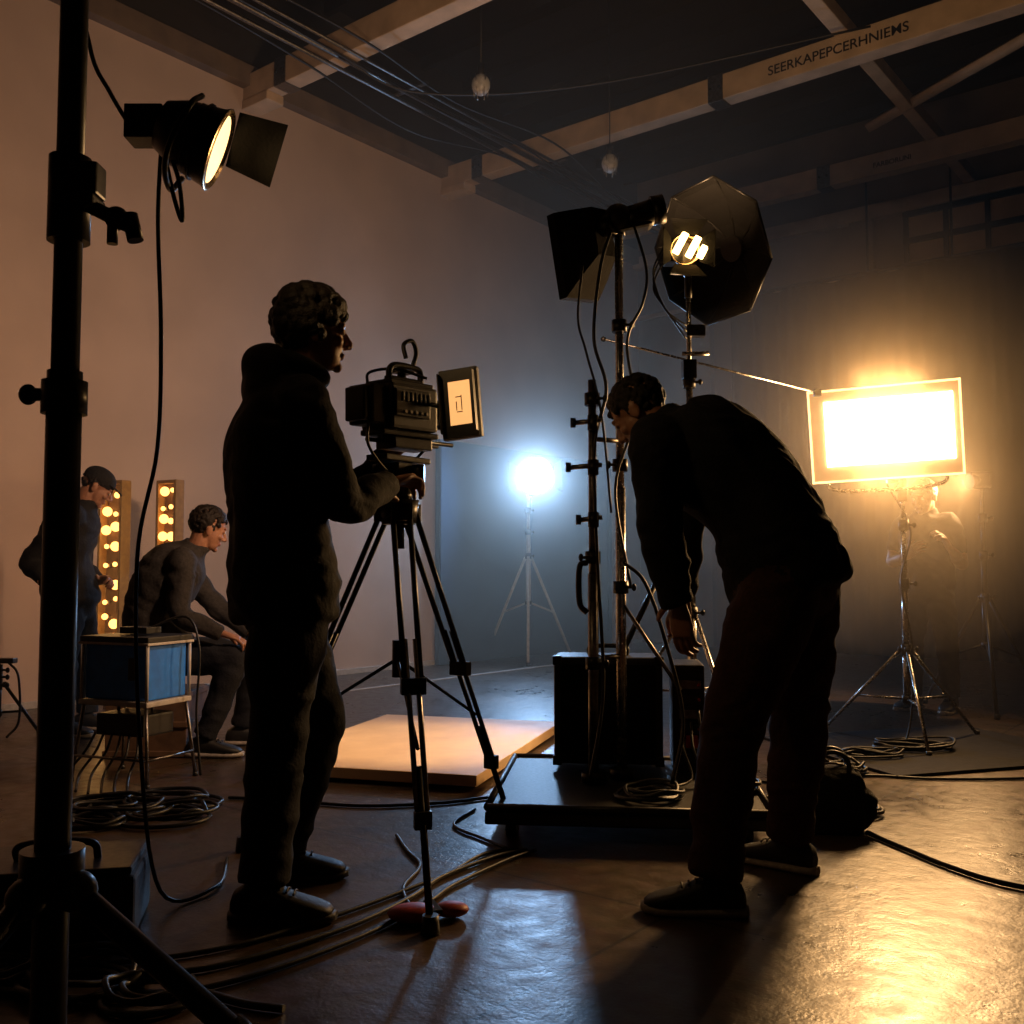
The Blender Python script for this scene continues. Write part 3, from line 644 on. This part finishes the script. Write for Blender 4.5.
g.box(TS(0,.09,-.03),(.20,.004,.34),'e_strip',SB,0)
g.cyl(TS(0,-.14,.05),TS(0,-.06,.05),.045,'black_metal')
g.tube([(.42,4.06,2.40),(.36,4.0,2.2),(.33,3.98,1.9),(.38,4.0,1.7),(.33,4.0,1.45),(.34,3.98,1.0),(.36,3.98,.5),(.3,3.9,.16)],.007,'rubber')
g.tube([(.50,4.05,2.40),(.55,4.03,2.2),(.53,4.0,2.05),(.47,4.04,1.9),(.50,4.04,1.6),(.42,4.05,1.3),(.48,4.05,.9)],.006,'rubber')
g.tube([(.29,4.05,2.22),(.27,4.04,2.0),(.30,4.0,1.85),(.36,4.0,1.6),(.40,4.02,1.2)],.005,'rubber')
g.tube([(.45,4.05,1.0),(.53,4.0,.92),(.60,3.95,.70),(.66,3.9,.40),(.60,3.8,.17)],.008,'rubber')
g.build('light_rig_dolly',(dc.x,dc.y,0))
g=G(); cB=rotz(-6); c0=V((.42,4.40,.375))
g.box(c0,(.46,.26,.45),'black_plastic',cB,.015); g.box(c0+cB@V((0,-.131,0)),(.40,.01,.39),'black_fabric',cB,.004)
for a in(-1,1):
    for b_ in(-1,1): g.box(c0+cB@V((a*.215,-.12,b_*.21)),(.04,.04,.04),'black_metal',cB,.006)
g.tube([c0+cB@V((-.08,0,.22)),c0+cB@V((-.07,0,.26)),c0+cB@V((.07,0,.26)),c0+cB@V((.08,0,.22))],.01,'rubber')
g.build('speaker_cabinet',(c0.x,c0.y,.15))
g=G(); g.box((.74,4.28,.36),(.13,.28,.44),'black_metal',cB,.01)
for k in range(6): g.box((.73,4.137,.20+.06*k),(.09,.012,.035),'steel' if k%2 else 'black_plastic',cB,.002); g.sph((.765,4.13,.20+.06*k),.008,'red',None,8,6)
g.box((.735,4.13,.27),(.05,.01,.05),'red',cB)
for k in range(4): g.tube([(.70+.03*k,4.12,.3+.05*k),(.68+.04*k,4.02,.26),(.70+.05*k,3.95,.16),(.6+.1*k,3.8,.155)],.006,'rubber')
g.build('dimmer_pack',(.74,4.28,.14))
def coil(g,c,r,turns,m='rubber',rt=.008,seed=0,h=.05,sq=1.0,z0=None):
    rnd=random.Random(seed); pts=[]
    n=turns*9; ph=rnd.random()*6; z0=rt if z0 is None else z0
    ox=oy=0
    for i in range(n):
        if i%9==0: ox,oy=rnd.uniform(-.18,.18)*r,rnd.uniform(-.18,.18)*r; rr=r*rnd.uniform(.7,1.05)
        a=ph+i*2*math.pi/9
        pts.append((c[0]+ox+rr*math.cos(a),c[1]+oy+rr*sq*math.sin(a),c[2]+z0+h*(i/n)*rnd.uniform(.3,1)))
    g.tube(pts,rt,m,6,4); return pts
g=G(); coil(g,(.52,3.76,.126),.12,5,seed=1); coil(g,(.84,3.88,.126),.09,5,seed=5,h=.1); g.build('cable_coil',(.52,3.72,.14))
g=G(); bgc=V((1.20,3.80,0)); bR=rotz(-12)
grp=[('black_fabric',ell_loft([bgc+Z*.004,bgc+Z*.02,bgc+Z*.12,bgc+Z*.20,bgc+Z*.235],[.10,.115,.12,.105,.07],[.075,.09,.095,.075,.03],bR@V((1,0,0)),5,24,3.2))]
for s in(-1,1): grp.append(('black_fabric',ell_loft([bgc+bR@V((s*.10,0,.03)),bgc+bR@V((s*.125,0,.06)),bgc+bR@V((s*.125,0,.12)),bgc+bR@V((s*.10,0,.15))],[.05,.055,.05,.04],[.03,.035,.03,.02],bR@V((0,1,0)),4,14)))
addre(g,remesh(grp,.006,2,.012))
for q in(-.035,.035): g.tube([bgc+bR@V((-.06,q,.19)),bgc+bR@V((-.05,q*1.2,.27)),bgc+bR@V((0,q*1.2,.295)),bgc+bR@V((.05,q*1.2,.27)),bgc+bR@V((.06,q,.19))],.009,'rubber')
g.tube([bgc+bR@V((-.10,-.015,.225)),bgc+bR@V((0,-.01,.248)),bgc+bR@V((.10,-.015,.225))],.004,'steel',6)
g.build('equipment_bag',(1.2,3.8,0))
g=G(); coil(g,(1.08,4.05,0),.10,4,seed=11,h=.06); coil(g,(1.38,4.05,0),.09,3,seed=12,h=.05); g.build('cable_coil',(1.1,3.98,0))
g=G(); coil(g,(2.15,5.42,0),.20,5,seed=31,sq=.6,z0=.022,rt=.007); coil(g,(1.85,5.2,0),.16,4,seed=32,sq=.6,z0=.022,rt=.007); coil(g,(1.55,4.80,0),.13,4,seed=34,sq=.7,h=.08)
g.build('cable_coil',(2.1,5.4,0))
g=G(); g.box((2.28,5.48,.008),(1.40,1.15,.016),'mat',rotz(18),.003); g.build('rubber_floor_mat',(2.28,5.48,0))
def cable(pts,r=.008): 
    g=G(); g.tube([(a,b_,r+.001) for a,b_ in pts],r,'rubber',8,10); return g.build('power_cable',(pts[0][0],pts[0][1],0))
cable([(1.30,3.72),(1.36,3.5),(1.42,3.3),(1.52,3.12),(1.75,2.95),(2.1,2.75)],.010)
cable([(.05,3.50),(-.06,3.42),(-.22,3.2),(-.30,3.0),(-.45,2.75),(-.7,2.5),(-.9,2.45),(-1.2,2.48)])
cable([(.02,3.52),(-.1,3.45),(-.2,3.25),(-.36,3.02),(-.52,2.82),(-.72,2.62),(-.95,2.52),(-1.2,2.50)],.007)
cable([(.08,3.50),(-.02,3.38),(-.18,3.12),(-.25,2.95),(-.42,2.66),(-.66,2.40),(-.9,2.3),(-1.1,2.35)],.007)
cable([(-.42,3.7),(-.36,3.5),(-.30,3.32),(-.33,3.1),(-.28,2.9),(-.2,2.76)],.006)
cable([(-.10,4.3),(-.3,4.2),(-.62,4.15),(-.95,4.25),(-1.2,4.3)],.007)
cable([(.95,4.75),(1.2,4.6),(1.45,4.7),(1.7,4.75),(1.95,4.68),(2.4,4.7),(3.0,4.9)],.007)
cable([(-.15,4.1),(-.22,3.85),(-.10,3.65),(-.02,3.53)],.006)
cable([(-.72,2.35),(-.60,2.28),(-.5,2.25)],.009)
g=G()
for k,(a,b_,r_) in enumerate(((-1.55,4.05,.20),(-1.35,3.95,.18),(-1.7,4.1,.16),(-1.42,4.2,.2),(-1.62,3.85,.14))): coil(g,(a,b_,0),r_,4,seed=50+k,sq=.8,h=.05,rt=.008)
g.build('cable_coil',(-1.5,4.05,0))
g=G()
for k,(a,b_,r_) in enumerate(((-1.0,2.38,.13),(-.82,2.32,.10),(-1.15,2.42,.10))): coil(g,(a,b_,0),r_,4,seed=70+k,sq=.8,h=.06)
g.build('cable_coil',(-1,2.4,0))
g=G(); g.box((-1.22,2.76,.09),(.42,.30,.17),'black_plastic',rotz(12),.015); g.box((-1.22,2.76,.185),(.40,.28,.02),'black_metal',rotz(12),.006)
g.tube([(-1.32,2.72,.19),(-1.30,2.70,.24),(-1.14,2.74,.24),(-1.12,2.76,.19)],.010,'rubber'); g.box((-1.10,2.615,.10),(.05,.02,.04),'steel',rotz(12))
g.build('equipment_case',(-1.22,2.76,0))
g=G(); g.sph((-.27,2.82,.025),(.075,.055,.024),'red'); g.sph((-.17,2.86,.022),(.05,.04,.020),'red'); g.box((-.22,2.84,.035),(.03,.10,.012),'black_fabric',rotz(20)); g.build('red_cable_connector',(-.25,2.8,0))
g=G(); BBm=rotz(-16); g.box((-.47,5.38,.045),(1.12,1.62,.05),'ply',BBm,.004); 
for s in(-1,1): g.box(V((-.47,5.38,.01))+BBm@V((s*.4,0,0)),(.06,1.5,.02),'wood',BBm,.002)
g.build('plywood_board',(-.47,5.38,0))
g=G(); 
for k in range(3): coil(g,(.08+.10*k,4.75+.05*k,0),.07,3,seed=90+k,rt=.006)
g.build('cable_coil',(.1,4.75,0))

# ------------------------------------------------------------------ left side gear
g=G(); UB=rotz(-22); uc=V((-1.76,4.72,0)); U=lambda x,y,z:uc+UB@V((x,y,z))
g.box(U(0,0,.505),(.36,.26,.25),'blue',UB,.008); g.box(U(0,0,.652),(.40,.30,.03),'black_plastic',UB,.006); g.box(U(0,0,.635),(.41,.31,.012),'white_paint',UB,.003)
g.box(U(0,0,.365),(.40,.30,.025),'white_paint',UB,.006)
for a in(-1,1):
    for b_ in(-1,1):
        g.cyl(U(a*.190,b_*.14,.37),U(a*.190,b_*.14,.66),.008,'white_paint'); g.cyl(U(a*.18,b_*.13,.37),U(a*.22,b_*.16,.01),.008,'steel'); g.cyl(U(a*.22,b_*.16,.0),U(a*.22,b_*.16,.02),.012,'rubber')
g.box(U(.10,-.132,.52),(.05,.006,.10),'black_plastic',UB,.002); g.cyl(U(-.21,-.155,.12),U(.21,-.155,.12),.006,'steel',n=8); g.cyl(U(.21,-.155,.12),U(.21,.155,.12),.006,'steel',n=8)
g.box(U(0,0,.26),(.28,.2,.10),'black_plastic',UB,.01); 
for a in(-1,1): g.cyl(U(a*.1,0,.3),U(a*.1,0,.36),.008,'steel')
for k in range(6): g.tube([U(-.14+.05*k,-.1,.22),U(-.16+.06*k,-.14,.14),U(-.2+.07*k,-.2,.05),U(-.1+.09*k,-.32-.02*k,.01)],.006,'rubber')
g.box(U(.02,0,.69),(.16,.10,.03),'black_plastic',UB)
g.tube([U(.05,0,.69),U(.2,.1,.75),U(.28,.1,.6),U(.27,.1,.3),U(.3,.1,.02)],.006,'rubber')
g.build('equipment_cart',(uc.x,uc.y,0))
def bulbpanel(x,y,z0,w,h,rot,cols,rows):
    g=G(); B=rotz(rot); P_=lambda a,b_,c_: V((x,y,z0))+B@V((a,b_,c_))
    g.box(P_(0,.03,h/2),(w,.02,h),'wood',B,.003)
    for s in(-1,1): g.box(P_(s*w/2,0,h/2),(.025,.08,h),'yellow',B,.004)
    for q in(0,1): g.box(P_(0,0,q*h),(w+.02,.08,.025),'yellow',B,.004)
    rnd=random.Random(int(x*100))
    for i in range(cols):
        for j in range(rows):
            a=(i-(cols-1)/2)*w/(cols+.2)+rnd.uniform(-.012,.012); c_=h*(j+.6)/(rows+.2)+rnd.uniform(-.025,.025)
            g.cyl(P_(a,.03,c_),P_(a,.0,c_),.014,'steel',n=8); g.sph(P_(a,-.02,c_),rnd.choice((.017,.022,.034)),'e_bulb',None,10,8)
    for s in(-1,1): g.box(P_(s*w*.35,.03,-z0/2+.0),(.03,.03,z0),'wood',B,.002)
    return g.build('marquee_bulb_panel',(x,y,0))
bulbpanel(-2.78,6.98,.42,.22,1.16,-30,2,9); bulbpanel(-2.45,7.15,1.02,.18,.58,-30,2,5)
g=G(); lstand(g,-3.0,5.9,.42,.3,.14,.22,'black_metal',a0=.3,r0=.012); g.box((-2.98,5.9,.44),(.14,.06,.03),'black_metal'); g.tube([(-2.95,5.9,.43),(-2.88,5.88,.35),(-2.86,5.86,.1),(-2.9,5.8,.01)],.007,'rubber'); g.build('microphone_stand',(-3.0,5.9,0))
g=G(); lstand(g,3.30,7.0,1.55,.78,.45,.45,'black_metal',a0=.2,r0=.02,rleg=.013); g.box((3.28,7.0,1.60),(.14,.10,.12),'black_metal',None,.02); g.cyl((3.28,7.0,1.60),(3.20,6.98,1.59),.045,'black_metal',r2=.055); g.build('background_light_stand',(3.30,7.0,0))  # lamp head on this stand is added to hold a fill light

# ------------------------------------------------------------------ lights
def area(name,loc,dirn,sx2,sy2,P_,col,shape='RECTANGLE',parent=None,spread=180):
    l=bpy.data.lights.new(name,'AREA'); l.shape=shape; l.size=sx2; l.size_y=sy2; l.energy=P_; l.color=col; l.spread=math.radians(spread)
    o=bpy.data.objects.new(name,l); o.location=loc; o.rotation_euler=V(dirn).to_track_quat('-Z','Y').to_euler(); scene.collection.objects.link(o); 
    if parent:
        pr=bpy.data.objects[parent]; o.parent=pr; o.matrix_parent_inverse=Matrix.Translation(pr.location).inverted()
    return o
area('softbox_emitter',TP(-.022,.03,.012),PB@V((0,1,0)),.34,.66,78,(1,.54,.20),parent='softbox_light')
area('daylight_emitter',TB(0,.05,0),BB@V((0,1,0)),.32,.32,60,(.36,.62,1),'DISK',parent='daylight_spotlight',spread=150)
area('strip_emitter',TS(0,.125,-.03),SB@V((0,1,0)),.20,.32,46,(1,.58,.34),parent='light_rig_dolly',spread=140)
area('tungsten_emitter',(-.765,2.625,2.08),(.88,.3,-.34),.14,.14,.8,(1,.6,.25),'DISK',parent='tungsten_lamp',spread=100)
area('beam_fill_emitter',(.70,4.6,2.72),(.15,.45,.9),.12,.12,24,(1,.58,.27),'DISK',parent='octagonal_softbox_light',spread=130)  # added fill without a fixture of its own, brightens the ceiling beams
area('marquee_glow',(-2.78,6.85,1.0),(.3,-.9,0),.2,1.0,3,(1,.5,.15),parent='marquee_bulb_panel')
area('background_fill_emitter',(3.19,6.975,1.59),(-.9,-.10,-.25),.08,.08,34,(1,.55,.22),'DISK',parent='background_light_stand',spread=165)  # added fill, brightens the distant crew member and the haze behind
sl=bpy.data.lights.new('fresnel_spot','SPOT'); sl.energy=280; sl.color=(1,.66,.34); sl.spot_size=math.radians(34); sl.spot_blend=.7; sl.shadow_soft_size=.04
so=bpy.data.objects.new('fresnel_spot',sl); so.location=(.86,4.90,2.50); so.rotation_euler=(V((-.42,5.3,0))-V(so.location)).to_track_quat('-Z','Y').to_euler(); scene.collection.objects.link(so)
pr=bpy.data.objects['octagonal_softbox_light']; so.parent=pr; so.matrix_parent_inverse=Matrix.Translation(pr.location).inverted()
# studio haze: one uniform body of smoke filling the back of the room, wall to wall, plus halo volumes added around two lamps
def vmat(name,dens,col,an):
    m=bpy.data.materials.new(name); m.use_nodes=True; nt=m.node_tree; nt.nodes.clear()
    o=nt.nodes.new('ShaderNodeOutputMaterial'); v=nt.nodes.new('ShaderNodeVolumeScatter'); v.inputs['Density'].default_value=dens; v.inputs['Anisotropy'].default_value=an; v.inputs['Color'].default_value=(*col,1)
    nt.links.new(v.outputs[0],o.inputs['Volume']); return m
foot=[(-4.62,5.36),(11.3,5.36),(11.3,5.85),(1.73,13.40)]
g=G(); g.add(ring_vf([[V((a,b_,z)) for a,b_ in foot] for z in(.004,6.15)]),vmat('studio_haze',.042,(1,.88,.72),.5),False); g.build('studio_haze',(1,8,0))
g=G(); g.add(sph_vf((2.15,5.55,1.75),(1.35,1.1,1.25),None,48,32),vmat('lamp_halo_volume',.045,(1,.86,.66),.7)); g.build('lamp_halo_volume',(2.15,5.55,1.75))  # added ellipsoid that gives the softbox its glow
g=G(); g.add(sph_vf((.26,10.3,1.95),(.95,1.1,1.05),None,48,32),vmat('lamp_halo_volume_cool',.045,(.9,.95,1),.7)); g.build('lamp_halo_volume',(.26,10.3,1.95))  # added ellipsoid for the halo of the blue lamp
w=bpy.data.worlds.new('studio'); scene.world=w; w.use_nodes=True; nt=w.node_tree
nt.nodes['Background'].inputs['Color'].default_value=(.02,.015,.012,1); nt.nodes['Background'].inputs['Strength'].default_value=.2
scene.view_settings.view_transform='Standard'; scene.view_settings.look='None'

cam=bpy.data.cameras.new('camera'); cam.lens=35.156; cam.sensor_width=36; cam.clip_start=.05; co=bpy.data.objects.new('camera',cam)
co.location=(0,0,.97); co.rotation_euler=(math.radians(93.32),0,0); scene.collection.objects.link(co); scene.camera=co
